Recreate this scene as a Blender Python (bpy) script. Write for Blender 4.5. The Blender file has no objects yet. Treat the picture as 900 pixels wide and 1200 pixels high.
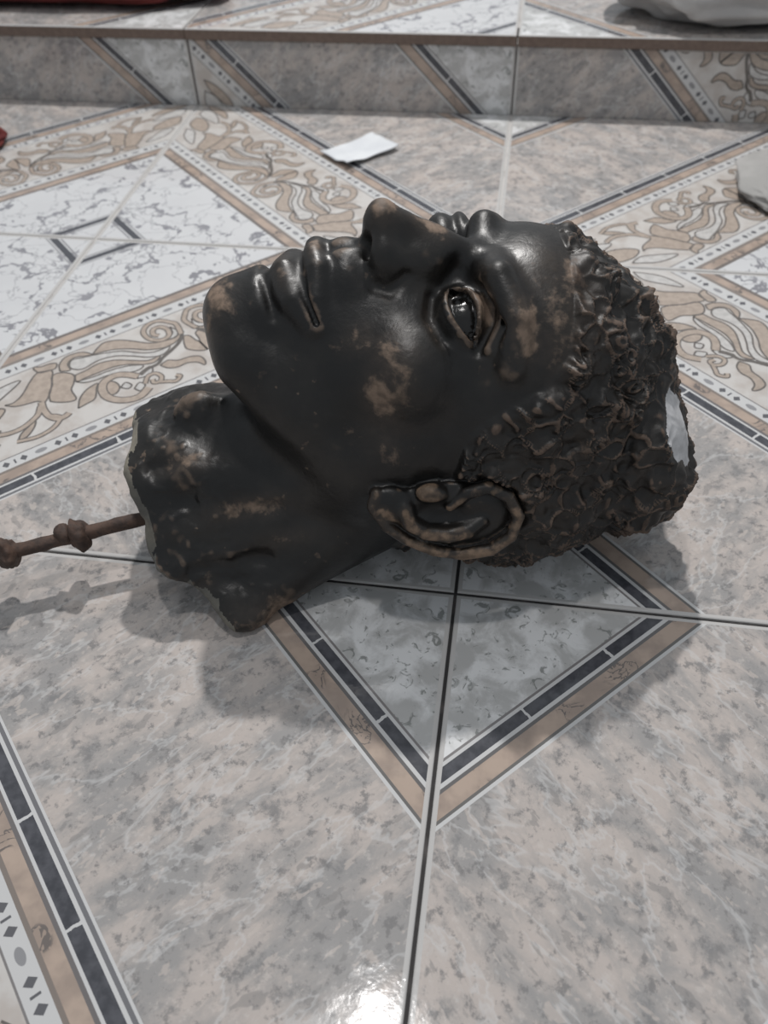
import bpy, bmesh, math, random
import numpy as np
from mathutils import Matrix, Vector, noise as mnoise
from mathutils.geometry import tessellate_polygon

random.seed(4)
np.random.seed(4)
S = bpy.context.scene
COL = S.collection

# ------------------------------------------------------------------ camera
T = 0.42                                   # side of one floor tile (m)
CAM_LOC = np.array([0.0151693, -0.3322344, 0.4297840])
PITCH, YAW, ROLL, FPX = 0.8153585, -0.1798575, 0.0396468, 968.03


def cam_axes():
    cy, sy = math.cos(YAW), math.sin(YAW)
    cp, sp = math.cos(PITCH), math.sin(PITCH)
    fwd = np.array([sy * cp, cy * cp, -sp])
    right = np.array([cy, -sy, 0.0])
    down = np.cross(fwd, right)
    c, s = math.cos(ROLL), math.sin(ROLL)
    return c * right + s * down, -s * right + c * down, fwd


_r, _d, _f = cam_axes()
cam_data = bpy.data.cameras.new('camera')
cam = bpy.data.objects.new('camera', cam_data)
COL.objects.link(cam)
cam.matrix_world = Matrix(((_r[0], -_d[0], -_f[0], CAM_LOC[0]),
                           (_r[1], -_d[1], -_f[1], CAM_LOC[1]),
                           (_r[2], -_d[2], -_f[2], CAM_LOC[2]),
                           (0, 0, 0, 1)))
cam_data.sensor_fit = 'VERTICAL'
cam_data.sensor_height = 24.0
cam_data.lens = FPX / 1200 * 24.0
cam_data.clip_start = 0.01
cam_data.dof.use_dof = True
cam_data.dof.focus_distance = 0.485
cam_data.dof.aperture_fstop = 5.6
S.camera = cam

# ------------------------------------------------------------------ light
world = bpy.data.worlds.new('room_light')
world.use_nodes = True
world.node_tree.nodes['Background'].inputs['Color'].default_value = (0.88, 0.94, 1.0, 1)
world.node_tree.nodes['Background'].inputs['Strength'].default_value = 0.36
S.world = world



def ceiling_lamp(name, loc, sx, sy, watts, col):
    d = bpy.data.lights.new(name, 'AREA')
    d.shape = 'RECTANGLE'
    d.size, d.size_y, d.energy, d.color = sx, sy, watts, col
    o = bpy.data.objects.new(name, d)
    o.location = loc
    o.rotation_euler = (Vector((0, 0, 0.05)) - Vector(loc)).to_track_quat('-Z', 'Y').to_euler()
    COL.objects.link(o)


# the lamp that throws the head's shadow towards the viewer, and a small one overhead mirrored in the tiles
ceiling_lamp('ceiling_lamp', (-0.15, 0.975, 1.55), 0.05, 0.04, 19, (1.0, 0.975, 0.95))
ceiling_lamp('ceiling_lamp_small', (-0.115, 0.035, 1.5), 0.07, 0.035, 3.6, (1.0, 0.97, 0.95))

S.view_settings.view_transform = 'Standard'
S.view_settings.look = 'None'
S.view_settings.gamma = 1.0
S.view_settings.use_curve_mapping = False
S.view_settings.exposure = 0.13


# ------------------------------------------------------------------ helpers
def tag(o, label=None, cat=None, group=None, kind=None):
    for k, v in (('label', label), ('category', cat), ('group', group), ('kind', kind)):
        if v:
            o[k] = v
    return o


def link(name, me, mats=(), parent=None):
    for m in mats:
        me.materials.append(m)
    o = bpy.data.objects.new(name, me)
    COL.objects.link(o)
    if parent is not None:
        o.parent = parent
    return o


def empty(name, loc):
    o = bpy.data.objects.new(name, None)
    o.location = loc
    o.empty_display_size = 0.05
    COL.objects.link(o)
    return o


class NG:
    """small wrapper for building node materials"""

    def __init__(self, name):
        self.mat = bpy.data.materials.new(name)
        self.mat.use_nodes = True
        self.t = self.mat.node_tree
        self.b = self.t.nodes['Principled BSDF']

    def n(self, typ, **kw):
        x = self.t.nodes.new(typ)
        for k, v in kw.items():
            setattr(x, k, v)
        return x

    def put(self, sock, v):
        if v is None:
            return
        if isinstance(v, bpy.types.NodeSocket):
            self.t.links.new(v, sock)
        elif isinstance(v, (tuple, list)) and len(v) == 3 and sock.type == 'RGBA':
            sock.default_value = (*v, 1)
        else:
            sock.default_value = v

    def m(self, op, a, b=None, c=None, clamp=False):
        x = self.n('ShaderNodeMath', operation=op, use_clamp=clamp)
        self.put(x.inputs[0], a)
        self.put(x.inputs[1], b)
        self.put(x.inputs[2], c)
        return x.outputs[0]

    def mix(self, f, a, b, blend='MIX'):
        x = self.n('ShaderNodeMix', data_type='RGBA', blend_type=blend)
        self.put(x.inputs[0], f)
        self.put(x.inputs[6], a)
        self.put(x.inputs[7], b)
        return x.outputs[2]

    def ramp(self, f, lo, hi, a=0.0, b=1.0):
        x = self.n('ShaderNodeMapRange', interpolation_type='SMOOTHSTEP')
        self.put(x.inputs[0], f)
        for i, v in ((1, lo), (2, hi), (3, a), (4, b)):
            self.put(x.inputs[i], v)
        return x.outputs[0]

    def noise(self, vec, scale, detail=4.0, rough=0.55, dist=0.0):
        x = self.n('ShaderNodeTexNoise')
        self.put(x.inputs['Vector'], vec)
        x.inputs['Scale'].default_value = scale
        x.inputs['Detail'].default_value = detail
        x.inputs['Roughness'].default_value = rough
        x.inputs['Distortion'].default_value = dist
        return x.outputs['Fac']

    def xyz(self, a, b, c=0.0):
        x = self.n('ShaderNodeCombineXYZ')
        for i, v in enumerate((a, b, c)):
            self.put(x.inputs[i], v)
        return x.outputs[0]

    def band(self, v, lo, hi):
        return self.m('MULTIPLY', self.m('GREATER_THAN', v, lo), self.m('LESS_THAN', v, hi))

    def bump(self, h, strength, dist=0.001, normal=None):
        x = self.n('ShaderNodeBump')
        x.inputs['Strength'].default_value = strength
        x.inputs['Distance'].default_value = dist
        self.put(x.inputs['Height'], h)
        if normal is not None:
            self.put(x.inputs['Normal'], normal)
        return x.outputs[0]

    def out(self, color=None, rough=0.5, normal=None, spec=0.5, coat=0.0, metal=0.0):
        self.put(self.b.inputs['Base Color'], color)
        self.put(self.b.inputs['Roughness'], rough)
        self.put(self.b.inputs['Specular IOR Level'], spec)
        self.put(self.b.inputs['Coat Weight'], coat)
        self.put(self.b.inputs['Metallic'], metal)
        if normal is not None:
            self.put(self.b.inputs['Normal'], normal)
        return self.mat


def plain(name, col, rough=0.5, spec=0.5):
    g = NG(name)
    tc = g.n('ShaderNodeTexCoord').outputs['Object']
    nz = g.noise(tc, 160.0, 3)
    c = g.mix(g.ramp(nz, 0.3, 0.7), tuple(x * 0.8 for x in col), col)
    return g.out(c, rough, spec=spec)


# ------------------------------------------------------------------ tile print
TAN = (0.44, 0.35, 0.29)
INK = (0.075, 0.075, 0.085)
PALE = (0.56, 0.56, 0.56)
TILE_ROUGH = 0.06


def tile_material():
    g = NG('printed_glazed_tile')
    co = g.n('ShaderNodeTexCoord').outputs['Object']
    sp = g.n('ShaderNodeSeparateXYZ')
    g.put(sp.inputs[0], co)
    a = g.m('DIVIDE', sp.outputs[0], T)
    b = g.m('DIVIDE', sp.outputs[1], T)
    t = g.m('ADD', a, b)
    s = g.m('SUBTRACT', a, b)
    tb = g.m('SUBTRACT', 2.0, t)
    vec = g.xyz(a, b)
    along = g.xyz(g.m('MULTIPLY', t, 0.55), g.m('MULTIPLY', s, 1.15))

    # grey-pink granite print
    n1 = g.noise(along, 7.0, 6, 0.65, 0.2)
    n2 = g.noise(vec, 17.0, 6, 0.70, 0.1)
    n3 = g.noise(vec, 52.0, 5, 0.68)
    gr = g.mix(g.ramp(n1, 0.40, 0.62), (0.32, 0.31, 0.305), (0.49, 0.44, 0.41))
    gr = g.mix(g.ramp(n2, 0.53, 0.68, 0.0, 0.85), gr, (0.21, 0.208, 0.21))
    gr = g.mix(g.ramp(n2, 0.42, 0.30, 0.0, 0.7), gr, (0.54, 0.51, 0.49))
    n4 = g.noise(along, 30.0, 3, 0.55, 0.3)
    gr = g.mix(g.ramp(n4, 0.60, 0.65, 0.0, 0.55), gr, (0.24, 0.23, 0.225))
    gr = g.mix(g.ramp(n4, 0.40, 0.36, 0.0, 0.6), gr, (0.52, 0.465, 0.43))
    vein = g.m('ABSOLUTE', g.m('SUBTRACT', g.noise(along, 5.5, 5, 0.62, 0.3), 0.5))
    gr = g.mix(g.ramp(vein, 0.024, 0.0, 0.0, 0.40), gr, (0.60, 0.60, 0.60))
    gr = g.mix(g.ramp(n3, 0.53, 0.66, 0.0, 0.75), gr, (0.19, 0.185, 0.185))
    gr = g.mix(g.ramp(n3, 0.44, 0.32, 0.0, 0.5), gr, (0.56, 0.52, 0.49))

    # white marble with fine dark veins
    v1 = g.m('ABSOLUTE', g.m('SUBTRACT', g.noise(vec, 6.5, 5, 0.55, 0.25), 0.5))
    v2 = g.m('ABSOLUTE', g.m('SUBTRACT', g.noise(g.xyz(g.m('ADD', a, 7.3), b), 11.0, 4, 0.55, 0.2), 0.5))
    thick = g.ramp(g.noise(vec, 13.0, 2), 0.38, 0.64, 0.003, 0.020)
    wm = g.mix(g.m('LESS_THAN', v1, thick), (0.60, 0.605, 0.615), (0.24, 0.24, 0.26))
    wm = g.mix(g.m('MULTIPLY', g.m('LESS_THAN', v2, 0.009), 0.6), wm, (0.28, 0.28, 0.30))
    wm = g.mix(g.ramp(g.noise(vec, 8.0, 3), 0.35, 0.6, 0.18, 0.0), wm, (0.47, 0.47, 0.49))

    # pale mottled marble of the small corner diamond
    k1 = g.noise(vec, 20.0, 5, 0.6, 0.4)
    k2 = g.noise(vec, 60.0, 3, 0.6, 1.0)
    km = g.mix(g.ramp(k1, 0.38, 0.62), (0.45, 0.45, 0.445), (0.70, 0.705, 0.71))
    km = g.mix(g.ramp(k2, 0.58, 0.67, 0.0, 0.75), km, (0.17, 0.18, 0.17))

    # cream ground of the ornament strip
    og = g.mix(g.ramp(g.noise(vec, 16.0, 4), 0.4, 0.65), (0.56, 0.54, 0.52), (0.47, 0.43, 0.40))

    tanm = g.mix(g.ramp(g.noise(vec, 24.0, 3), 0.35, 0.65), TAN, (0.33, 0.265, 0.225))
    crack = g.m('ABSOLUTE', g.m('SUBTRACT', g.noise(vec, 26.0, 4, 0.6, 0.8), 0.5))
    tanm = g.mix(g.m('MULTIPLY', g.m('LESS_THAN', crack, 0.022),
                     g.ramp(g.noise(vec, 12.0, 2), 0.50, 0.56)), tanm, (0.16, 0.14, 0.13))
    inkm = g.mix(g.ramp(g.noise(vec, 60.0, 3), 0.3, 0.7), (0.055, 0.057, 0.066), (0.095, 0.097, 0.11))
    # pale breaks in the black bar
    seg = g.m('FRACT', g.m('ADD', g.m('DIVIDE', s, 0.23), 0.31))
    skew = g.m('ADD', seg, g.m('MULTIPLY', g.noise(vec, 90.0, 2), 0.05))
    brk = g.band(skew, 0.972, 1.0)
    inkm = g.mix(brk, inkm, PALE)
    line_c = (0.21, 0.20, 0.20)

    c = gr
    order = [
        (t, -1, 0.500, wm),
        (t, 0.134, 0.142, (0.33, 0.33, 0.34)), (t, 0.106, 0.130, (0.075, 0.077, 0.088)), (t, 0.094, 0.101, (0.26, 0.26, 0.27)),
        (t, 0.498, 0.511, (0.17, 0.15, 0.14)), (t, 0.511, 0.540, tanm), (t, 0.540, 0.553, (0.24, 0.21, 0.19)),
        (t, 0.553, 0.603, PALE), (t, 0.603, 0.607, line_c), (t, 0.607, 0.947, og),
        (t, 0.947, 0.951, line_c), (t, 0.951, 0.992, PALE), (t, 0.992, 1.001, (0.22, 0.19, 0.17)),
        (t, 1.001, 1.032, tanm), (t, 1.032, 1.040, (0.16, 0.15, 0.15)), (t, 1.040, 1.046, PALE),
        (t, 1.046, 1.072, inkm), (t, 1.072, 1.079, PALE), (t, 1.079, 1.087, (0.17, 0.17, 0.18)),
        (t, 1.087, 1.092, PALE),
        (tb, -1, 0.290, km), (tb, 0.286, 0.291, line_c), (tb, 0.291, 0.298, PALE),
        (tb, 0.298, 0.322, inkm), (tb, 0.322, 0.330, PALE), (tb, 0.330, 0.337, (0.14, 0.135, 0.135)),
        (tb, 0.337, 0.372, tanm), (tb, 0.372, 0.378, (0.15, 0.145, 0.14)), (tb, 0.378, 0.385, PALE),
    ]
    for v, lo, hi, col in order:
        c = g.mix(g.m('LESS_THAN', v, hi) if lo < 0 else g.band(v, lo, hi), c, col)
    # dots on the two pale strips
    ph = g.m('SUBTRACT', g.m('FRACT', g.m('ADD', g.m('DIVIDE', s, 0.14), 0.5)), 0.5)
    ph = g.m('ABSOLUTE', g.m('MULTIPLY', ph, 0.14))         # 0 at oval, .07 between the diamonds
    for tc in (0.578, 0.972):
        dt = g.m('ABSOLUTE', g.m('SUBTRACT', t, tc))
        dia = g.m('LESS_THAN', g.m('ADD', g.m('DIVIDE', g.m('ABSOLUTE', g.m('SUBTRACT', ph, 0.0465)), 0.0105),
                                   g.m('DIVIDE', dt, 0.0125)), 1.0)
        ov = g.m('LESS_THAN', g.m('ADD', g.m('POWER', g.m('DIVIDE', ph, 0.0165), 2.0),
                                  g.m('POWER', g.m('DIVIDE', dt, 0.0085), 2.0)), 1.0)
        bar = g.m('MULTIPLY', g.m('GREATER_THAN', ph, 0.0675), g.m('LESS_THAN', dt, 0.009))
        c = g.mix(ov, c, (0.27, 0.27, 0.28))
        c = g.mix(g.m('MAXIMUM', dia, bar), c, (0.12, 0.12, 0.13))
    # pale glaze roll along the four edges
    e = g.m('MINIMUM', g.m('MINIMUM', a, b), g.m('MINIMUM', g.m('SUBTRACT', 1.0, a), g.m('SUBTRACT', 1.0, b)))
    c = g.mix(g.m('LESS_THAN', e, 0.0095), c, (0.50, 0.49, 0.48))
    wav = g.noise(vec, 5.0, 3, 0.5)
    fine = g.noise(vec, 90.0, 2, 0.5)
    h = g.m('ADD', wav, g.m('MULTIPLY', fine, 0.05))
    nrm = g.bump(h, 0.10, 0.010)
    smear = g.ramp(g.noise(vec, 7.0, 5, 0.6), 0.35, 0.7, TILE_ROUGH, TILE_ROUGH + 0.07)
    return g.out(c, smear, nrm, spec=0.5)


M_TILE = tile_material()
M_CLAY = plain('raw_tile_edge', (0.20, 0.15, 0.125), 0.8, 0.2)


def grout_material():
    """pale joint filler, grimy black over the front half of the floor"""
    g = NG('grimy_pale_grout')
    co = g.n('ShaderNodeTexCoord').outputs['Object']
    sp = g.n('ShaderNodeSeparateXYZ')
    g.put(sp.inputs[0], co)
    edge = g.m('ADD', sp.outputs[1], g.m('MULTIPLY', g.m('SUBTRACT', g.noise(co, 5.0, 3), 0.5), 0.25))
    c = g.mix(g.ramp(edge, 0.10, 0.24), (0.045, 0.043, 0.043), (0.52, 0.505, 0.49))
    c = g.mix(g.ramp(g.noise(co, 40.0, 3), 0.5, 0.7, 0.0, 0.4), c, (0.20, 0.18, 0.17))
    return g.out(c, 0.8, spec=0.2)


M_GROUT = grout_material()
M_PRINT_TAN = plain('printed_tan', (0.44, 0.37, 0.315), TILE_ROUGH + 0.05)
M_PRINT_INK = plain('printed_outline', (0.16, 0.145, 0.135), TILE_ROUGH + 0.05)
M_PRINT_PALE = plain('printed_cream', (0.57, 0.555, 0.54), TILE_ROUGH + 0.05)

# ---- ornament drawn as flat print, in (s, t) of the tile: s along the strip, t across
OUTL = {}


def ell(cx, cy, rx, ry, a0=0, a1=360, rot=0, n=28):
    pts = []
    for i in range(n + 1):
        q = math.radians(a0 + (a1 - a0) * i / n)
        x, y = rx * math.cos(q), ry * math.sin(q)
        r = math.radians(rot)
        pts.append((cx + x * math.cos(r) - y * math.sin(r), cy + x * math.sin(r) + y * math.cos(r)))
    return pts


def spiral(cx, cy, r0, r1, a0, turns, n=34):
    return [(cx + (r0 + (r1 - r0) * i / n) * math.cos(a0 + turns * 2 * math.pi * i / n),
             cy + (r0 + (r1 - r0) * i / n) * math.sin(a0 + turns * 2 * math.pi * i / n)) for i in range(n + 1)]


def smooth_open(p, n=5):
    p = [Vector(q) for q in p]
    out = []
    for i in range(len(p) - 1):
        p0, p1, p2, p3 = p[max(i - 1, 0)], p[i], p[i + 1], p[min(i + 2, len(p) - 1)]
        for k in range(n):
            u = k / n
            out.append(0.5 * ((2 * p1) + (p2 - p0) * u + (2 * p0 - 5 * p1 + 4 * p2 - p3) * u * u
                              + (3 * p1 - p0 - 3 * p2 + p3) * u ** 3))
    out.append(p[-1])
    return [(q[0], q[1]) for q in out]


ORN_FILL = []    # (points, material index)
ORN_LINE = []    # (points, half width, material index)
LW = 0.0027


def leaf(pts, mat=0):
    pts = smooth_open(pts + [pts[0]], 4)[:-1]
    ORN_FILL.append((pts, mat))
    ORN_LINE.append((pts + [pts[0]], LW, 1))


def ribbon(pts, w):
    pts = smooth_open(pts, 5)
    ORN_LINE.append((pts, w + LW * 1.5, 1))
    ORN_LINE.append((pts, w, 0))


def draw_ornament():
    # everything for s<0, mirrored afterwards
    leaf([(-0.574, 0.728), (-0.551, 0.732), (-0.519, 0.712), (-0.482, 0.669), (-0.45, 0.64), (-0.429, 0.645), (-0.41, 0.657), (-0.424, 0.694), (-0.443, 0.736), (-0.464, 0.769), (-0.481, 0.784), (-0.496, 0.767), (-0.522, 0.761), (-0.554, 0.75)])
    leaf([(-0.466, 0.791), (-0.456, 0.755), (-0.434, 0.722), (-0.423, 0.687), (-0.407, 0.677), (-0.384, 0.688), (-0.367, 0.716), (-0.38, 0.75), (-0.399, 0.778), (-0.403, 0.824), (-0.422, 0.826), (-0.448, 0.81)])
    leaf([(-0.451, 0.615), (-0.444, 0.606), (-0.43, 0.617), (-0.404, 0.619), (-0.386, 0.63), (-0.398, 0.651), (-0.419, 0.649), (-0.443, 0.642)])
    leaf([(-0.595, 0.899), (-0.581, 0.877), (-0.554, 0.859), (-0.529, 0.847), (-0.544, 0.874), (-0.571, 0.897)])
    leaf([(-0.392, 0.674), (-0.383, 0.643), (-0.357, 0.618), (-0.326, 0.616), (-0.3, 0.627), (-0.284, 0.655), (-0.308, 0.646), (-0.335, 0.636), (-0.361, 0.654), (-0.366, 0.687)])
    leaf([(-0.284, 0.655), (-0.259, 0.633), (-0.23, 0.619), (-0.192, 0.634), (-0.159, 0.667), (-0.128, 0.705), (-0.095, 0.723), (-0.057, 0.729), (-0.025, 0.722), (-0.051, 0.75), (-0.096, 0.758), (-0.143, 0.737), (-0.176, 0.704), (-0.218, 0.674), (-0.252, 0.662)])
    leaf([(-0.286, 0.659), (-0.249, 0.673), (-0.204, 0.697), (-0.167, 0.738), (-0.129, 0.76), (-0.082, 0.763), (-0.118, 0.787), (-0.159, 0.771), (-0.191, 0.739), (-0.232, 0.706), (-0.281, 0.694), (-0.332, 0.704), (-0.356, 0.69), (-0.361, 0.668), (-0.345, 0.643), (-0.317, 0.65)], 2)
    leaf([(-0.364, 0.719), (-0.329, 0.717), (-0.288, 0.709), (-0.246, 0.721), (-0.206, 0.753), (-0.166, 0.786), (-0.126, 0.786), (-0.152, 0.807), (-0.186, 0.795), (-0.22, 0.768), (-0.26, 0.752), (-0.305, 0.75), (-0.343, 0.75), (-0.373, 0.751)])
    leaf([(-0.373, 0.751), (-0.325, 0.76), (-0.272, 0.762), (-0.223, 0.775), (-0.187, 0.799), (-0.209, 0.812), (-0.25, 0.799), (-0.287, 0.78), (-0.325, 0.779), (-0.358, 0.768)], 2)
    leaf([(-0.037, 0.67), (-0.028, 0.703), (-0.045, 0.73), (-0.072, 0.725), (-0.045, 0.705)], 2)
    leaf([(-0.147, 0.831), (-0.119, 0.822), (-0.096, 0.84), (-0.059, 0.847), (-0.035, 0.863), (-0.032, 0.892), (-0.043, 0.91), (-0.054, 0.885), (-0.079, 0.87), (-0.111, 0.87), (-0.136, 0.855)])
    leaf([(-0.025, 0.738), (-0.01, 0.75), (-0.004, 0.788), (0.017, 0.812), (0.006, 0.844), (-0.016, 0.842), (-0.038, 0.821), (-0.048, 0.801), (-0.039, 0.768)])
    ribbon([(-0.222, 0.839), (-0.246, 0.809), (-0.274, 0.794), (-0.308, 0.802), (-0.327, 0.828), (-0.332, 0.866), (-0.317, 0.899), (-0.289, 0.921), (-0.255, 0.927), (-0.219, 0.906)], .0105)
    leaf([(-0.323, 0.81), (-0.299, 0.807), (-0.284, 0.826), (-0.285, 0.854), (-0.305, 0.873), (-0.324, 0.865), (-0.331, 0.839)])
    leaf([(-0.283, 0.856), (-0.262, 0.843), (-0.253, 0.865), (-0.268, 0.874)], 2)
    leaf([(-0.254, 0.885), (-0.231, 0.868), (-0.222, 0.889), (-0.244, 0.905)], 2)
    leaf([(-0.415, 0.869), (-0.395, 0.831), (-0.365, 0.805), (-0.328, 0.795), (-0.34, 0.818), (-0.361, 0.857), (-0.39, 0.865)])
    leaf([(-0.229, 0.847), (-0.208, 0.827), (-0.172, 0.816), (-0.178, 0.844), (-0.205, 0.852)], 2)
    ribbon([(-0.487, 0.778), (-0.494, 0.814), (-0.492, 0.852), (-0.477, 0.877), (-0.457, 0.879), (-0.442, 0.872)], 0.0075)
    ribbon([(-0.628, 0.846), (-0.6, 0.855), (-0.569, 0.854), (-0.541, 0.843), (-0.514, 0.825), (-0.495, 0.793)], 0.0065)
    ribbon([(-0.026, 0.725), (-0.015, 0.67), (-0.025, 0.646), (-0.052, 0.615), (-0.091, 0.618), (-0.116, 0.649), (-0.113, 0.692), (-0.088, 0.717), (-0.06, 0.71), (-0.049, 0.678), (-0.061, 0.651), (-0.083, 0.65), (-0.095, 0.674), (-0.084, 0.691)], 0.0062)
    ribbon([(-0.22, 0.884), (-0.199, 0.857), (-0.176, 0.857), (-0.168, 0.881), (-0.181, 0.9), (-0.198, 0.894), (-0.194, 0.878)], 0.005)
    ribbon([(-0.182, 0.902), (-0.161, 0.916), (-0.144, 0.927), (-0.124, 0.914), (-0.133, 0.902)], 0.005)
    ORN_LINE.append((smooth_open([(-0.016, 0.712), (-0.045, 0.755), (-0.083, 0.781), (-0.126, 0.802), (-0.15, 0.82), (-0.184, 0.824), (-0.213, 0.838)], 5), .006, 1))
    # end of the strip, towards the corner
    leaf([(-.66, .70), (-.60, .655), (-.54, .64), (-.50, .645), (-.55, .68), (-.61, .71)], 2)
    leaf([(-.74, .79), (-.70, .735), (-.63, .72), (-.58, .745), (-.62, .785), (-.69, .805)])
    leaf([(-.80, .86), (-.76, .815), (-.68, .815), (-.62, .83), (-.68, .862), (-.75, .875)], 2)
    leaf([(-.83, .895), (-.78, .878), (-.70, .88), (-.64, .885), (-.70, .915), (-.78, .915)])
    ribbon([(-.60, .90), (-.55, .915), (-.50, .905), (-.47, .875), (-.49, .85)], .005)


draw_ornament()


def ornament_mesh(amax, bmax, amin, bmin):
    """flat print lying on the glaze, clipped to a cut tile"""
    bm = bmesh.new()
    z1, z2, z3 = 0.00006, 0.00012, 0.00018

    def ab(q):
        return ((q[1] + q[0]) / 2 * T, (q[1] - q[0]) / 2 * T)

    def face(pts, z, mi):
        clean = [pts[0]]
        for q in pts[1:]:
            if abs(q[0] - clean[-1][0]) + abs(q[1] - clean[-1][1]) > 1e-4:
                clean.append(q)
        vs = [bm.verts.new((*ab(q), z)) for q in clean]
        for tri in tessellate_polygon([[Vector((q[0], q[1], 0)) for q in clean]]):
            p_, q_, r_ = (clean[k] for k in tri)
            if abs((q_[0] - p_[0]) * (r_[1] - p_[1]) - (q_[1] - p_[1]) * (r_[0] - p_[0])) < 1e-7:
                continue
            try:
                f = bm.faces.new([vs[k] for k in tri])
                f.material_index = mi
            except ValueError:
                pass

    lay = 0
    for mir in (1, -1):
        for k, (pts, mi) in enumerate(ORN_FILL):
            face([(min(q[0], -0.001) * mir, q[1]) for q in pts], z1 + k * 1.2e-6, mi)
        for k, (pts, w, mi) in enumerate(ORN_LINE):
            z = (z2 if mi == 1 else z3) + k * 1.2e-6
            pv = [Vector((min(q[0], -0.001) * mir, q[1])) for q in pts]
            left, right = [], []
            for i, q in enumerate(pv):
                d = pv[min(i + 1, len(pv) - 1)] - pv[max(i - 1, 0)]
                if d.length < 1e-9:
                    d = Vector((1, 0))
                d.normalize()
                nn = Vector((-d[1], d[0])) * w
                left.append(bm.verts.new((*ab(q + nn), z)))
                right.append(bm.verts.new((*ab(q - nn), z)))
            for i in range(len(pv) - 1):
                try:
                    f = bm.faces.new((left[i], left[i + 1], right[i + 1], right[i]))
                    f.material_index = mi
                except ValueError:
                    pass
    bmesh.ops.triangulate(bm, faces=bm.faces[:])
    g = 0.006 * T
    for co, no in (((amax * T - g, 0, 0), (1, 0, 0)), ((amin * T + g, 0, 0), (-1, 0, 0)),
                   ((0, bmax * T - g, 0), (0, 1, 0)), ((0, bmin * T + g, 0), (0, -1, 0))):
        bmesh.ops.bisect_plane(bm, geom=bm.verts[:] + bm.edges[:] + bm.faces[:], plane_co=co, plane_no=no, clear_outer=True)
    if not bm.faces:
        bm.free()
        return None
    for f in bm.faces:
        if f.normal.z < 0:
            f.normal_flip()
    me = bpy.data.meshes.new('printed_scrolls')
    bm.to_mesh(me)
    bm.free()
    for m in (M_PRINT_TAN, M_PRINT_INK, M_PRINT_PALE):
        me.materials.append(m)
    return me


JOINT = 0.0010          # half of the joint
_tile_cache = {}


def tile_meshes(a0, a1, b0, b1, thick):
    key = tuple(round(v, 4) for v in (a0, a1, b0, b1, thick))
    if key in _tile_cache:
        return _tile_cache[key]
    bm = bmesh.new()
    x0, x1, y0, y1 = a0 * T + JOINT, a1 * T - JOINT, b0 * T + JOINT, b1 * T - JOINT
    r = 0.0011
    lo = [bm.verts.new(q) for q in ((x0, y0, -thick), (x1, y0, -thick), (x1, y1, -thick), (x0, y1, -thick))]
    md = [bm.verts.new(q) for q in ((x0, y0, -r), (x1, y0, -r), (x1, y1, -r), (x0, y1, -r))]
    ms = [bm.verts.new(q) for q in ((x0 + r * .3, y0 + r * .3, -r * .3), (x1 - r * .3, y0 + r * .3, -r * .3),
                                    (x1 - r * .3, y1 - r * .3, -r * .3), (x0 + r * .3, y1 - r * .3, -r * .3))]
    hi = [bm.verts.new(q) for q in ((x0 + r, y0 + r, 0), (x1 - r, y0 + r, 0), (x1 - r, y1 - r, 0), (x0 + r, y1 - r, 0))]
    bm.faces.new(hi)
    bm.faces.new(lo[::-1])
    for p, q, mi in ((ms, hi, 0), (md, ms, 0), (lo, md, 1)):
        for i in range(4):
            f = bm.faces.new((p[i], p[(i + 1) % 4], q[(i + 1) % 4], q[i]))
            f.material_index = mi
    me = bpy.data.meshes.new('tile')
    bm.to_mesh(me)
    bm.free()
    me.materials.append(M_TILE)
    me.materials.append(M_CLAY)
    _tile_cache[key] = (me, ornament_mesh(a1, b1, a0, b0))
    return _tile_cache[key]


def place_tile(parent, u0, u1, v0, v1, A, frame, thick=0.008):
    """lay the piece [u0,u1]x[v0,v1] (tile units on a surface) of a tile whose printed corner A is given;
    frame: 4x4 from surface (u,v in metres, normal) to world"""
    sx = 1 if (u0 + u1) / 2 > A[0] else -1
    sy = 1 if (v0 + v1) / 2 > A[1] else -1
    if sx * sy > 0:
        ea, eb = (sx, 0), (0, sy)
        ar = sorted(((u0 - A[0]) * sx, (u1 - A[0]) * sx))
        br = sorted(((v0 - A[1]) * sy, (v1 - A[1]) * sy))
    else:
        ea, eb = (0, sy), (sx, 0)
        ar = sorted(((v0 - A[1]) * sy, (v1 - A[1]) * sy))
        br = sorted(((u0 - A[0]) * sx, (u1 - A[0]) * sx))
    me, om = tile_meshes(ar[0], ar[1], br[0], br[1], thick)
    o = bpy.data.objects.new('tile', me)
    COL.objects.link(o)
    loc = Matrix(((ea[0], eb[0], 0, A[0] * T), (ea[1], eb[1], 0, A[1] * T), (0, 0, 1, 0), (0, 0, 0, 1)))
    o.parent = parent
    o.matrix_world = frame @ loc
    if om is not None:
        d = bpy.data.objects.new('printed_scrolls', om)
        COL.objects.link(d)
        d.parent = o
        d.matrix_local = Matrix.Identity(4)
    return o


def slab(name, x0, x1, y0, y1, z0, z1, mat):
    bm = bmesh.new()
    vs = [bm.verts.new((x, y, z)) for z in (z0, z1) for y in (y0, y1) for x in (x0, x1)]
    for f in ((0, 2, 3, 1), (4, 5, 7, 6), (0, 1, 5, 4), (2, 6, 7, 3), (0, 4, 6, 2), (1, 3, 7, 5)):
        bm.faces.new([vs[i] for i in f])
    me = bpy.data.meshes.new(name)
    bm.to_mesh(me)
    bm.free()
    return tag(link(name, me, [mat]), kind='structure')


RY = 1.862                 # riser face, in tiles
STEP_H = 0.095
floor = slab('floor', -4 * T, 3 * T, -3 * T, RY * T + 0.02, -0.05, -0.0012, M_GROUT)
for i in range(-4, 3):
    for j in range(-3, 2):
        A = (i if i % 2 else i + 1, j if j % 2 else j + 1)
        place_tile(floor, i, i + 1, j, min(j + 1, RY + 0.002), A, Matrix.Identity(4))

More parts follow.
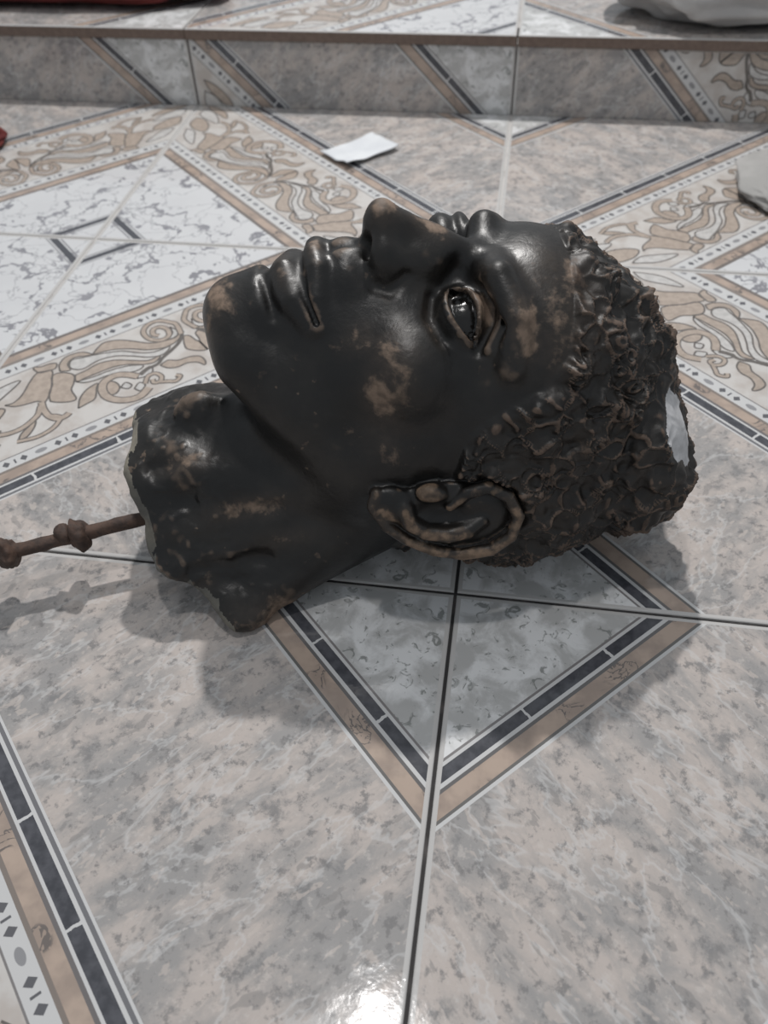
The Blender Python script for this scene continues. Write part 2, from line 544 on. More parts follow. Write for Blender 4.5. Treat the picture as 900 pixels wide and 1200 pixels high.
# riser of the step: cut tiles set upright
riser = slab('wall_step_riser', -4 * T, 3 * T, RY * T + 0.0065, RY * T + 0.03, -0.05, STEP_H - 0.0135, M_GROUT)
rf = Matrix(((1, 0, 0, 0), (0, 0, -1, RY * T), (0, 1, 0, 0), (0, 0, 0, 1)))
rh = (STEP_H - 0.0135) / T
for i in range(-4, 3):
    if i < 0:
        v0, A = 0.79, lambda i: (i, -0.79)
        place_tile(riser, i, i + 1, -0.004, rh, (i, -0.785), rf)
    else:
        place_tile(riser, i, i + 1, -0.004, rh, (i + 1, 1 - 0.415), rf)

# tread above it, projecting a little
TY = RY - 0.016
tread = slab('floor_step_tread', -4 * T, 3 * T, RY * T + 0.03, (TY + 3) * T, STEP_H - 0.06, STEP_H - 0.0022, M_GROUT)
tf = Matrix.Translation((0, 0, STEP_H))
for i in range(-4, 3):
    for j in range(3):
        v0, v1 = TY + j, TY + j + 1
        if i == -1:
            A = (0, v0 if j % 2 == 0 else v1)
        elif i < -1:
            A = (i if i % 2 == 0 else i + 1, v1 if j % 2 == 0 else v0)
        else:
            A = (i + 1 if i % 2 == 0 else i, v1 - 0.0 if j % 2 == 0 else v0)
        place_tile(tread, i, i + 1, v0, v1, A, tf, 0.0125)


# ------------------------------------------------------------------ the sculpted head
HR = np.array([[-0.22389474, -0.15070508, 0.96289103],
               [0.97376662, -0.07576423, 0.21456547],
               [0.04061659, 0.98567122, 0.16371479]])
HT = np.array([-0.02568394, 0.07274575, 0.10002161])
HS = 0.0107495          # metres per head unit ("cm" of the model)


def smin(a, b, k):
    h = np.maximum(k - np.abs(a - b), 0) / k
    return np.minimum(a, b) - h * h * k * 0.25


def smax(a, b, k):
    return -smin(-a, -b, k)


def sd_ell(P, c, r):
    r = np.asarray(r, np.float32)
    q = (P - np.asarray(c, np.float32)) / r
    k0 = np.sqrt((q * q).sum(-1)) + 1e-9
    k1 = np.sqrt(((q / r) ** 2).sum(-1)) + 1e-9
    return k0 * (k0 - 1) / k1


def sd_cap(P, a, b, ra, rb):
    a = np.asarray(a, np.float32)
    b = np.asarray(b, np.float32)
    ba = b - a
    h = np.clip(((P - a) @ ba) / (ba @ ba), 0, 1)
    d = P - a - h[..., None] * ba
    return np.sqrt((d * d).sum(-1)) - (ra + (rb - ra) * h)


def sd_chain(P, pts):
    d = None
    for p, q in zip(pts[:-1], pts[1:]):
        e = sd_cap(P, p[:3], q[:3], p[3], q[3])
        d = e if d is None else np.minimum(d, e)
    return d


# ear frame (left ear; x is mirrored before use)
EC = np.array([-7.75, -1.25, -0.3])
EU = np.array([-0.06, -0.24, 0.97]); EU /= np.linalg.norm(EU)
EV = np.array([-0.34, -0.93, -0.22]); EV -= EU * (EV @ EU); EV /= np.linalg.norm(EV)
EN = np.cross(EU, EV); EN *= (-1 if EN[0] > 0 else 1)
# eye frame: inner to outer corner, up, forward
YI, YO = np.array([-1.65, 8.55, 2.0]), np.array([-4.55, 7.15, 2.55])
YU = (YO - YI) / np.linalg.norm(YO - YI)
YF = np.cross(YU, np.array([0, 0, 1.0])); YF *= (-1 if YF[1] < 0 else 1); YF /= np.linalg.norm(YF)
YW = np.cross(YF, YU); YW *= (-1 if YW[2] < 0 else 1)
EYE = (YI + YO) / 2 - YF * 1.05


def eye_pt(u, w, rad, r):
    """a point at (u, w) of the eye frame on a sphere of given radius about the eyeball"""
    f = math.sqrt(max(rad * rad - u * u - w * w, 0.05))
    return (*(EYE + u * YU + w * YW + f * YF), r)


def local(P, d, lo, hi, fn):
    """apply fn only to the points inside a box"""
    m = np.ones(d.shape, bool)
    for k in range(3):
        m &= (P[..., k] > lo[k]) & (P[..., k] < hi[k])
    if m.any():
        d[m] = fn(P[m], d[m])
    return d


def sd_ear(P):
    Q = np.stack([(P - EC) @ EU, (P - EC) @ EV, (P - EC) @ EN], -1).astype(np.float32)
    d = sd_ell(Q, (0.2, 0.1, -0.15), (3.4, 1.95, 0.5))
    d = smin(d, sd_ell(Q, (-3.0, -0.55, 0.05), (1.15, 1.0, 0.48)), 0.4)
    d = smax(d, -sd_ell(Q, (-0.3, -0.1, 0.75), (1.75, 1.15, 0.95)), 0.3)
    d = smax(d, -sd_ell(Q, (1.9, 0.2, 0.6), (1.2, 1.1, 0.5)), 0.3)
    rim = [(0.2, -0.55, 0.1, .28), (1.0, -1.45, 0.25, .34), (2.1, -1.85, 0.35, .34), (3.2, -1.35, 0.4, .34), (3.85, -0.2, 0.42, .34),
           (3.6, 1.05, 0.42, .34), (2.6, 1.9, 0.42, .34), (1.1, 2.25, 0.4, .32), (-0.5, 2.1, 0.36, .3),
           (-2.0, 1.5, 0.3, .28), (-3.1, 0.75, 0.2, .28), (-3.9, -0.4, 0.15, .28), (-3.75, -1.2, 0.1, .3)]
    d = smin(d, sd_chain(Q, rim), 0.2)
    anti = [(2.0, 0.3, 0.1, .3), (1.2, 0.8, 0.3, .42), (0.2, 1.05, 0.4, .46), (-1.0, 0.95, 0.4, .4), (-1.9, 0.4, 0.4, .42), (-2.2, -0.4, 0.35, .42)]
    d = smin(d, sd_chain(Q, anti), 0.35)
    d = smin(d, sd_ell(Q, (-0.85, -1.35, 0.2), (0.8, 0.5, 0.45)), 0.3)
    return d


def almond(P):
    q = P - EYE
    u, w, f = q @ YU, q @ YW, q @ YF
    w = w - 0.02
    r1, r2 = 1.95, 2.6
    up = np.sqrt(u * u + (w + r1 - 0.70) ** 2) - r1
    dn = np.sqrt(u * u + (w - r2 + 0.52) ** 2) - r2
    return smax(smax(up, dn, 0.05), -(f - 0.2), 0.05)


def sd_ball(P):
    return np.sqrt(((P - EYE) ** 2).sum(-1)) - 1.42


def face_details(P, d):
    # sockets
    d = smax(d, -sd_ell(P, (-2.6, 9.5, 2.4), (1.9, 1.3, 1.35)), 0.9)
    d = smax(d, -sd_ell(P, (-1.75, 9.6, 2.4), (0.7, 0.9, 0.9)), 0.6)
    d = smax(d, -sd_ell(P, (-4.5, 8.2, 2.7), (1.3, 1.1, 1.2)), 0.9)
    # brow
    d = smin(d, sd_chain(P, [(-0.4, 8.6, 3.9, .75), (-2.3, 8.95, 4.35, .80), (-4.15, 7.75, 4.8, .75), (-5.4, 5.9, 4.2, .6)]), 0.7)
    # lids: a shell round the ball with an almond opening and rolled edges
    lid = np.sqrt(((P - EYE) ** 2).sum(-1)) - 1.80
    lid = smin(lid, sd_chain(P, [eye_pt(*q) for q in ((-1.3, -.05, 1.74, .14), (-.7, .64, 1.80, .2), (0.1, .82, 1.80, .22), (.9, .54, 1.80, .2), (1.5, -.1, 1.72, .14))]), 0.15)
    lid = smin(lid, sd_chain(P, [eye_pt(*q) for q in ((-1.3, -.1, 1.70, .13), (-.6, -.58, 1.72, .17), (.3, -.62, 1.72, .18), (1.1, -.38, 1.72, .15), (1.5, -.1, 1.72, .12))]), 0.15)
    lid = smax(lid, -almond(P), 0.06)
    d = smin(d, lid, 0.30)
    d = smax(d, -smax(almond(P), -(sd_ball(P) - 0.0), 0.02), 0.05)
    d = np.minimum(d, sd_ball(P))
    d = smax(d, -sd_cap(P, EYE + 1.15 * YF + 0.05 * YW - 0.62 * YU, EYE + 1.9 * YF + 0.05 * YW - 1.0 * YU, 0.28, 0.28), 0.08)
    # creases over the upper lid, fold under the lower
    d = smax(d, -sd_chain(P, [eye_pt(*q) for q in ((-1.45, .75, 1.95, .12), (-.7, 1.42, 1.98, .26), (.3, 1.52, 2.0, .32), (1.2, 1.15, 2.0, .30), (1.95, .2, 2.05, .16))]), 0.4)
    d = smin(d, sd_chain(P, [eye_pt(*q) for q in ((-.9, 1.9, 2.25, .16), (.2, 2.1, 2.4, .26), (1.2, 1.7, 2.35, .28), (2.1, .7, 2.3, .22))]), 0.3)
    d = smax(d, -sd_chain(P, [eye_pt(*q) for q in ((-.4, 2.3, 2.75, .1), (.6, 2.28, 2.75, .16), (1.6, 1.65, 2.7, .16), (2.3, .6, 2.6, .1))]), 0.3)
    d = smax(d, -sd_chain(P, [eye_pt(*q) for q in ((-1.3, -1.05, 2.0, .1), (-.2, -1.5, 2.05, .14), (1.0, -1.3, 2.05, .12))]), 0.7)
    # nose
    nose = sd_cap(P, (0, 9.05, 3.1), (0, 11.2, 0.35), 0.66, 0.72)
    nose = smin(nose, sd_ell(P, (0, 11.75, -0.6), (0.92, 1.08, 0.85)), 0.7)
    nose = smin(nose, sd_ell(P, (-1.12, 10.35, -0.8), (0.85, 1.25, 0.85)), 0.8)
    nose = smin(nose, sd_ell(P, (-0.75, 9.7, 0.6), (1.0, 1.1, 1.6)), 0.8)
    nose = smin(nose, sd_cap(P, (0, 11.7, -1.05), (0, 10.3, -1.75), 0.45, 0.4), 0.4)
    nose = smax(nose, -sd_ell(P, (-0.8, 10.85, -1.75), (0.45, 0.85, 0.6)), 0.25)
    d = smin(d, nose, 0.75)
    d = smax(d, -sd_chain(P, [(-1.9, 9.75, 0.0, .08), (-2.25, 9.35, -0.9, .1), (-2.0, 9.6, -1.6, .08)]), 0.5)
    # lips
    d = smin(d, sd_chain(P, [(-2.9, 8.65, -4.5, .40), (-2.0, 9.65, -4.45, .58), (-0.9, 10.5, -4.15, .62), (0.05, 10.7, -4.25, .58)]), 0.4)
    d = smin(d, sd_chain(P, [(-2.75, 8.6, -4.95, .40), (-1.7, 9.6, -5.62, .64), (0.05, 10.2, -5.90, .64)]), 0.5)
    d = smax(d, -sd_chain(P, [(-3.05, 8.95, -4.65, .12), (-2.0, 10.1, -4.95, .16), (-0.9, 11.0, -4.95, .13), (0.1, 11.3, -5.05, .10)]), 0.25)
    d = smax(d, -sd_chain(P, [(0, 11.15, -2.3, .1), (0, 11.1, -3.4, .16)]), 0.5)
    d = smax(d, -sd_chain(P, [(-2.2, 9.3, -6.7, .08), (0.1, 10.75, -7.0, .08)]), 0.6)
    return d


def far_eye(P, d):
    """the other eye is modelled fuller: heavy lids that show past the bridge of the nose"""
    d = smin(d, sd_ell(P, (3.3, 8.1, 2.2), (1.6, 1.25, 0.95)), 0.4)
    d = smin(d, sd_ell(P, (3.3, 7.95, 3.25), (1.7, 1.2, 0.6)), 0.3)
    return d


def neck(P, d):
    nk = sd_cap(P, (0, -1.9, -3.0), (0, -3.3, -20.0), 5.0, 5.4)
    nk = smin(nk, sd_cap(P, (-3.2, -3.4, -5.0), (-4.4, -4.2, -19.0), 2.8, 3.1), 1.5)
    nk = smin(nk, sd_cap(P, (-3.4, -4.6, -4.5), (-8.3, -6.35, -13.2), 2.4, 0.8), 2.0)     # trapezius corner
    nk = smin(nk, sd_cap(P, (-4.2, -4.6, -16.8), (-8.3, -6.35, -13.2), 2.5, 0.85), 1.2)
    nk = smin(nk, sd_cap(P, (-4.6, -1.6, -4.8), (-1.8, 1.2, -18.0), 1.3, 1.15), 0.9)      # neck muscle
    nk = smin(nk, sd_ell(P, (0, 2.4, -13.0), (0.9, 1.2, 1.6)), 1.0)
    for gr_ in ([(-2.2, 3.4, -11.5, .2), (-3.3, 2.3, -13.4, .3), (-3.2, 1.7, -16.0, .25)], [(-5.6, -.2, -15.8, .25), (-5.9, -.4, -12.0, .3), (-5.6, -.8, -9.5, .2)],
                [(-7.2, -3.0, -15.0, .2), (-6.9, -3.4, -11.0, .25)]):
        nk = smax(nk, -sd_chain(P, gr_), 0.7)
    nk = smax(nk, -(P[..., 2] + 17.8 - 0.03 * P[..., 1]), 1.3)
    nk = smax(nk, (-17.3 - P[..., 2] + (-2.6 - P[..., 1]) * 0.95) * 0.72, 0.5)
    return smin(d, nk, 2.4)


def sd_head(P):
    P0 = P.astype(np.float32)
    P = P0.copy()
    P[..., 0] = -np.abs(P[..., 0])
    d = sd_ell(P, (0, -0.7, 4.3), (7.3, 9.3, 9.0))                       # cranium
    d = smin(d, sd_ell(P, (0, -4.5, 4.4), (7.75, 6.3, 7.8)), 2.0)        # occiput
    d = smin(d, sd_ell(P, (0, 3.9, 5.6), (5.5, 5.2, 4.6)), 1.5)          # forehead
    d = smin(d, sd_ell(P, (0, 3.6, -2.2), (5.7, 6.2, 7.6)), 1.5)         # face mass
    d = smin(d, sd_cap(P, (-4.7, 0.6, -4.6), (-2.0, 6.9, -8.6), 1.7, 1.9), 1.8)   # jaw
    d = smin(d, sd_ell(P, (-4.8, 1.0, -2.5), (1.9, 2.6, 3.6)), 1.5)
    d = smin(d, sd_ell(P, (0, 8.2, -8.9), (2.3, 2.0, 1.85)), 1.3)      # chin
    d = smin(d, sd_ell(P, (-4.35, 5.9, -0.6), (1.9, 2.0, 1.7)), 1.6)     # cheek bone
    d = smin(d, sd_ell(P, (0, 8.1, -4.5), (2.7, 2.3, 2.9)), 1.3)         # muzzle
    d = smin(d, sd_ell(P, (0, 9.45, -2.9), (1.9, 1.6, 1.5)), 0.8)
    d = smin(d, sd_ell(P, (0, 8.75, -7.2), (2.1, 1.65, 1.7)), 0.9)
    d = smin(d, sd_ell(P, (-3.5, -3.9, 10.9), (3.7, 5.2, 2.85)), 1.5)     # swelling at the crown
    d = local(P, d, (-7.5, 4.5, -9), (1, 15, 8), face_details)
    d = local(P, d, (-12, -12, -25), (1, 7, 0), neck)
    d = local(P, d, (-11, -6, -6), (-5.5, 3.5, 6), lambda p, e: smin(e, sd_ear(p), 0.35))
    d = local(P0, d, (0.5, 6, -1), (7, 12, 6), far_eye)
    return d


FL_N, FL_O = HR[2], HT[2] / HS           # the floor seen from the head


def sd_rest(P):
    """the head, pressed flat where it rests on the floor"""
    return smax(sd_head(P), -((P @ FL_N.astype(np.float32)) + FL_O - 0.06), 0.3)


def hair_amount(P):
    """0 outside, 1 inside the hair cap; hairline drawn in the side view (y, z)"""
    x, y, z = np.abs(P[:, 0]), P[:, 1], P[:, 2]
    # forehead / temple line: y as function of z
    zz = np.array([-6.5, -5.0, -3.0, -1.5, 0.6, 1.4, 2.2, 3.8, 5.5, 7.0, 7.7, 8.3, 14.5])
    yy = np.array([-9.0, -6.5, -4.9, -3.9, 0.4, 2.3, 3.1, 3.9, 4.5, 5.6, 7.2, 9.6, 12.0])
    lim = np.interp(z, zz, yy)
    d = lim - y
    d = np.minimum(d, (z + 3.6) * 0.8)
    return np.clip(d / 0.55 + 0.5, 0, 1)


def surface_net(f, lo, hi, h):
    n = [int(math.ceil((hi[i] - lo[i]) / h)) + 1 for i in range(3)]
    ax = [lo[i] + h * np.arange(n[i], dtype=np.float32) for i in range(3)]
    V = np.empty(n, np.float32)
    st = 5
    C = f(np.stack(np.meshgrid(*[a[st // 2::st] if len(a) % st > st // 2 or len(a) % st == 0 else
                                 np.append(a[st // 2::st], a[-1]) for a in ax], indexing='ij'), -1))
    for k in range(3):
        C = np.repeat(C, st, k)
    C = C[:n[0], :n[1], :n[2]]
    V[:] = C
    near = np.argwhere(np.abs(C) < 1.7)
    for i in range(0, len(near), 200000):
        k = near[i:i + 200000]
        V[tuple(k.T)] = f(np.stack([ax[j][k[:, j]] for j in range(3)], -1))
    ins = V < 0
    cn = [k - 1 for k in n]
    cnt = np.zeros(cn, np.int8)
    for dx in (0, 1):
        for dy in (0, 1):
            for dz in (0, 1):
                cnt += ins[dx:dx + cn[0], dy:dy + cn[1], dz:dz + cn[2]]
    act = (cnt > 0) & (cnt < 8)
    idx = -np.ones(cn, np.int64)
    cells = np.argwhere(act)
    idx[act] = np.arange(len(cells))
    acc = np.zeros((len(cells), 3))
    num = np.zeros(len(cells))
    corners = [(0, 0, 0), (1, 0, 0), (0, 1, 0), (1, 1, 0), (0, 0, 1), (1, 0, 1), (0, 1, 1), (1, 1, 1)]
    for i in range(8):
        for j in range(i + 1, 8):
            if sum(abs(corners[i][k] - corners[j][k]) for k in range(3)) != 1:
                continue
            a = V[tuple((cells + corners[i]).T)]
            b = V[tuple((cells + corners[j]).T)]
            m = (a < 0) != (b < 0)
            tt = np.where(m, a / np.where(m, a - b, 1), 0)
            p = np.array(corners[i]) + tt[:, None] * (np.array(corners[j]) - np.array(corners[i]))
            acc += np.where(m[:, None], p, 0)
            num += m
    verts = np.array(lo) + h * (cells + acc / num[:, None])
    quads = []
    for axis in range(3):
        o1, o2 = [(1, 2), (2, 0), (0, 1)][axis]
        sl0 = [slice(None)] * 3
        sl1 = [slice(None)] * 3
        sl0[axis] = slice(0, -1)
        sl1[axis] = slice(1, None)
        a, b = ins[tuple(sl0)], ins[tuple(sl1)]
        ch = np.argwhere(a != b)
        ok = (ch[:, o1] > 0) & (ch[:, o2] > 0) & (ch[:, o1] < n[o1] - 1) & (ch[:, o2] < n[o2] - 1)
        ch = ch[ok]
        fl = a[tuple(ch.T)]
        e1 = np.zeros(3, int); e1[o1] = 1
        e2 = np.zeros(3, int); e2[o2] = 1
        q = np.stack([idx[tuple((ch - e1 - e2).T)], idx[tuple((ch - e2).T)], idx[tuple(ch.T)], idx[tuple((ch - e1).T)]], 1)
        q[~fl] = q[~fl][:, ::-1]
        quads.append(q)
    return verts, np.concatenate(quads)


def subdivide(v, q):
    e = np.stack([q, np.roll(q, -1, 1)], -1).reshape(-1, 2)
    es = np.sort(e, 1)
    ue, inv = np.unique(es[:, 0] * len(v) + es[:, 1], return_inverse=True)
    mid = (v[ue // len(v)] + v[ue % len(v)]) / 2
    cen = v[q].mean(1)
    n0, n1 = len(v), len(v) + len(mid)
    em = inv.reshape(-1, 4) + n0
    c = np.arange(len(q)) + n1
    nq = np.concatenate([np.stack([q[:, k], em[:, k], c, em[:, k - 1]], 1) for k in range(4)])
    return np.concatenate([v, mid, cen]), nq


def project(v, f, it=3):
    e = 0.03
    for _ in range(it):
        d = f(v).astype(float)
        g = np.stack([(f(v + e * np.eye(3)[k]) - d) / e for k in range(3)], 1)
        gl = (g * g).sum(1, keepdims=True)
        v = v - np.clip(d[:, None] / np.maximum(gl, 0.05), -0.25, 0.25) * g * 0.95
    return v, g / np.sqrt(np.maximum(gl, 1e-9))


def lap(v, q):
    """mean of edge neighbours"""
    acc = np.zeros_like(v)
    num = np.zeros(len(v))
    for k in range(4):
        a, b = q[:, k], q[:, (k + 1) % 4]
        for i in range(v.shape[1]):
            acc[:, i] += np.bincount(a, v[b, i], len(v)) + np.bincount(b, v[a, i], len(v))
        num += np.bincount(a, minlength=len(v)) + np.bincount(b, minlength=len(v))
    return acc / np.maximum(num, 1)[:, None]


def vnormals(v, q):
    fn = np.cross(v[q[:, 2]] - v[q[:, 0]], v[q[:, 3]] - v[q[:, 1]])
    n = np.zeros_like(v)
    for k in range(4):
        for i in range(3):
            n[:, i] += np.bincount(q[:, k], fn[:, i], len(v))
    return n / np.maximum(np.linalg.norm(n, axis=1), 1e-12)[:, None]


def npnoise(P, sc, seed=0.0):
    return np.array([mnoise.noise(Vector((x * sc + seed, y * sc, z * sc))) for x, y, z in P])


hv, hq = surface_net(sd_rest, (-9.9, -11.0, -19.0), (9.9, 13.8, 14.8), 0.19)
hv, _ = project(hv, sd_rest, 2)
hv = 0.5 * hv + 0.5 * lap(hv, hq)
hv, hq = subdivide(hv, hq)
hv, hn = project(hv, sd_rest, 2)
hv = 0.4 * hv + 0.6 * lap(hv, hq)
hv, hn = project(hv, sd_rest, 1)

# hair curls: little rings of clay over the scalp
mirror = hv.copy(); mirror[:, 0] = -np.abs(mirror[:, 0])
ear_d = sd_ear(mirror)
hair = hair_amount(hv) * np.clip((ear_d - 0.1) / 0.3, 0, 1)
pm_ = ((hv - np.array([-4.9, -1.0, 13.0])) / np.array([1.7, 2.4, 1.5])) ** 2
hair = hair * np.clip(pm_.sum(1) - 0.6, 0.15, 1)               # bald where the plaster shows
scalp = np.argwhere(hair > 0.9)[:, 0]
pick = np.random.permutation(scalp)
cent, rad = np.zeros((0, 3)), np.zeros(0)
for i in pick[:7000]:
    r = random.uniform(0.42, 0.75)
    if not len(cent) or ((((cent - hv[i]) ** 2).sum(1)) > ((rad + r) * 0.80) ** 2).all():
        cent = np.vstack([cent, hv[i]])
        rad = np.append(rad, r)
hid = np.argwhere(hair > 0.01)[:, 0]
curl = np.zeros(len(hv))
n_lo = npnoise(hv, 0.45, 3.1)
n_hi = npnoise(hv, 1.7, 9.7)
warp = hv + 0.42 * np.stack([npnoise(hv, 1.1, 20.), npnoise(hv, 1.1, 40.), npnoise(hv, 1.1, 60.)], 1)
rnd = np.random.rand(len(cent))
for k in range(0, len(hid), 4000):
    sel = hid[k:k + 4000]
    dd = np.sqrt(((warp[sel, None, :] - cent[None]) ** 2).sum(-1)) / rad[None]
    pr = np.argpartition(dd, 1, 1)[:, :2]
    d2 = np.take_along_axis(dd, pr, 1)
    o = np.argsort(d2, 1)
    d2 = np.take_along_axis(d2, o, 1)
    near = np.take_along_axis(pr, o, 1)[:, 0]
    ridge_ = np.exp(-((d2[:, 1] - d2[:, 0]) / 0.34) ** 2)            # clay ridges between pits
    ring_ = np.exp(-((d2[:, 0] - 0.55) / 0.22) ** 2)
    curl[sel] = np.maximum(ridge_, ring_ * (rnd[near] > 0.62)) * (0.55 + 0.45 * rnd[near])
big = npnoise(hv, 0.85, 71.)
disp = hair * (0.24 + 0.32 * curl * (0.75 + 0.8 * n_lo) + 0.25 * n_lo + 0.48 * big + 0.22 * n_hi)
neckw = np.clip((-10.3 - hv[:, 2] - 0.25 * hv[:, 1]) / 3.0, 0, 1)
disp += neckw * (0.55 * n_lo + 0.13 * n_hi * (n_hi > 0))
disp += (1 - hair) * (1 - neckw) * 0.03 * n_lo
hv = hv + hn * disp[:, None]
hn = vnormals(hv, hq)
cv = ((hv - lap(hv, hq)) * hn).sum(1)             # >0 on ridges
for _ in range(2):
    cv = lap(cv[:, None], hq)[:, 0]

# worn patches of paint: (centre, radii, strength)
WEAR = [((-4.6, 6.6, -1.3), (1.6, 1.6, 1.0), .75), ((-5.2, 5.6, -2.0), (1.2, 1.5, .9), .75), ((-3.6, 7.6, -2.4), (.7, .8, 1.0), .6),
        (eye_pt(0.15, 1.12, 1.80, 0)[:3], (1.0, 1.0, .42), .95), ((-4.75, 7.5, 5.15), (1.1, 1.5, .65), .95),
        ((0, 12.6, -0.4), (.9, .8, .9), .7), ((0, 11.0, 1.3), (.55, .9, 1.3), .75), ((0, 9.9, -9.6), (1.5, 1.1, .8), .65),
        ((-1.2, 8.7, -10.3), (1.2, 1.0, .7), .6), ((0, 11.2, -4.1), (.7, .6, .35), .7), ((-3.0, 8.0, 8.0), (2.5, 3, 1.2), .42),
        ((-5.0, 6.4, 6.9), (1.5, 2.2, 1.6), .42), ((-2.2, 8.6, 6.6), (1.8, 1.6, 1.2), .36), ((-5.7, 3.4, -2.6), (1.2, 1.4, 1.2), .35), ((-5.3, -.6, -11.3), (.5, .6, 2.0), .62),
        ((-3.2, 2.0, -14.0), (.6, .7, 1.6), .55), ((-6.0, -2.8, -9.5), (.4, .5, 1.5), .6), ((-7.0, -4.8, -14.5), (.6, .7, .6), .6), ((-3.0, 3.6, -11.4), (.5, .6, .7), .5), ((-8.2, -6.8, -11.5), (1.2, 1.2, 3.0), .8),
        ((0, 10.6, -6), (1.5, .8, .5), .35), ((-3.3, 8.5, .7), (1.2, 1.0, .35), .35), ((-6.6, -2, 6), (4, 5, 5), .12)]
wear = np.zeros(len(hv))
for c, r, s_ in WEAR:
    q = (hv - np.array(c)) / np.array(r)
    wear = np.maximum(wear, s_ * np.exp(-(q * q).sum(1) * 0.8))
eq = mirror - EC
eq = np.stack([eq @ EU, eq @ EV, eq @ EN], 1)
RIM = np.array([(3.2, -1.35, .55), (3.85, -0.2, .6), (3.6, 1.05, .6), (2.6, 1.9, .6), (1.1, 2.25, .58), (-0.5, 2.1, .5), (-2.0, 1.5, .42), (-3.1, 0.75, .3), (-3.9, -0.4, .25), (-3.8, -1.2, .2)])
rd_ = np.full(len(hv), 9.0)
for p_, q_ in zip(RIM[:-1], RIM[1:]):
    rd_ = np.minimum(rd_, sd_cap(eq, p_, q_, 0, 0))
wear = np.maximum(wear, 0.68 * np.clip(1.25 - rd_ / 0.36, 0, 1))
for p_, q_ in (((-1.0, .95, .8), (0.9, .95, .7)), ((-2.6, .5, .5), (-3.4, -.3, .5)), ((-2.2, -.4, .8), (-1.7, .6, .8))):
    wear = np.maximum(wear, 0.62 * np.clip(1.2 - sd_cap(eq, np.array(p_), np.array(q_), 0, 0) / 0.45, 0, 1))

# regions -> parts
fc = hv[hq].mean(1)
fm = fc.copy(); fm[:, 0] = -np.abs(fm[:, 0])
f_ear = (sd_ear(fm) < 0.12) & (fm[:, 0] < -6.9)
f_hair = (hair_amount(hv)[hq].mean(1) > 0.45) & ~f_ear
f_eye = (sd_ball(fm) < 0.05) & (almond(fm) < 0.0)
fnrm = hn[hq].mean(1)
cutd = np.maximum(-(fc[:, 2] + 17.7 - 0.03 * fc[:, 1]), (-17.3 - fc[:, 2] + (-2.6 - fc[:, 1]) * 0.95) * 0.72)
f_cut = (cutd > -0.9) & (fnrm[:, 2] < -0.22 - 0.15 * (fc[:, 0] + 5 > 0)) & (fc[:, 2] < -12.5)
region = np.zeros(len(hq), int)
region[f_hair] = 1
region[f_ear & (fc[:, 0] < 0)] = 2
region[f_ear & (fc[:, 0] > 0)] = 3
region[f_eye & (fc[:, 0] < 0)] = 4
region[f_eye & (fc[:, 0] > 0)] = 5
region[f_cut] = 6
pq = (fc - np.array([-4.9, -1.0, 13.0])) / np.array([1.7, 2.4, 1.5])
region[((pq ** 2).sum(1) < 1 + 0.5 * np.sin(fc[:, 1] * 3) * np.cos(fc[:, 2] * 4)) & (fc[:, 0] < 0)] = 7

hw = hv @ HR.T * HS + HT
print('head min z', hw[:, 2].min())
hw[:, 2] = np.maximum(hw[:, 2], 0.0004)
BASE = np.array([HT[0], HT[1], 0.0])
nw = hn @ HR.T


def head_material(name, dark=(0.0075, 0.0072, 0.0070), worn=(0.26, 0.185, 0.135), amount=1.0, ridge=0.6, rough=0.33, gloss=0.5):
    g = NG(name)
    co = g.n('ShaderNodeTexCoord').outputs['Object']
    wr = g.n('ShaderNodeAttribute', attribute_name='wear').outputs['Fac']
    rd = g.n('ShaderNodeAttribute', attribute_name='ridge').outputs['Fac']
    n1 = g.noise(co, 55.0, 6, 0.62, 0.3)
    n2 = g.noise(co, 170.0, 4, 0.6)
    n3 = g.noise(co, 24.0, 4, 0.6)
    v = g.m('ADD', g.m('MULTIPLY', wr, 0.95 * amount), g.m('MULTIPLY', g.m('SUBTRACT', n1, 0.5), 1.5))
    v = g.m('ADD', v, g.m('MULTIPLY', g.m('SUBTRACT', n2, 0.5), 0.35))
    f1 = g.ramp(v, 0.24, 0.62, 0.0, 0.85)
    rr = g.m('ADD', g.m('MULTIPLY', rd, 1.0), g.m('MULTIPLY', g.m('SUBTRACT', g.noise(co, 30.0, 3, 0.6), 0.52), 3.2))
    f2 = g.m('MULTIPLY', g.ramp(rr, 0.35, 0.8), 0.75 * ridge)
    f = g.m('MAXIMUM', g.m('MAXIMUM', f1, f2), g.m('MULTIPLY', wr, 0.30 * amount))
    fleck = g.m('MULTIPLY', g.ramp(g.noise(co, 110.0, 3, 0.55), 0.66, 0.71), g.ramp(n3, 0.5, 0.62, 0.0, 0.55 * amount))
    f = g.m('MAXIMUM', f, fleck)
    dk = g.mix(g.ramp(n3, 0.4, 0.7), dark, tuple(x * 2.3 for x in (dark[0] * 1.08, dark[1], dark[2] * .9)))
    wc = g.mix(g.ramp(n2, 0.35, 0.65), tuple(x * 0.6 for x in worn), tuple(x * 1.1 for x in worn))
    col = g.mix(g.m('MULTIPLY', f, 0.9), dk, wc)
    ro = g.m('ADD', g.ramp(n1, 0.35, 0.7, rough, rough + 0.16), g.m('MULTIPLY', f, 0.25))
    bp = g.bump(g.m('ADD', g.m('MULTIPLY', n2, 0.4), g.m('ADD', n1, g.m('MULTIPLY', n3, 1.5))), 0.32, 0.0020)
    return g.out(col, ro, bp, spec=gloss)


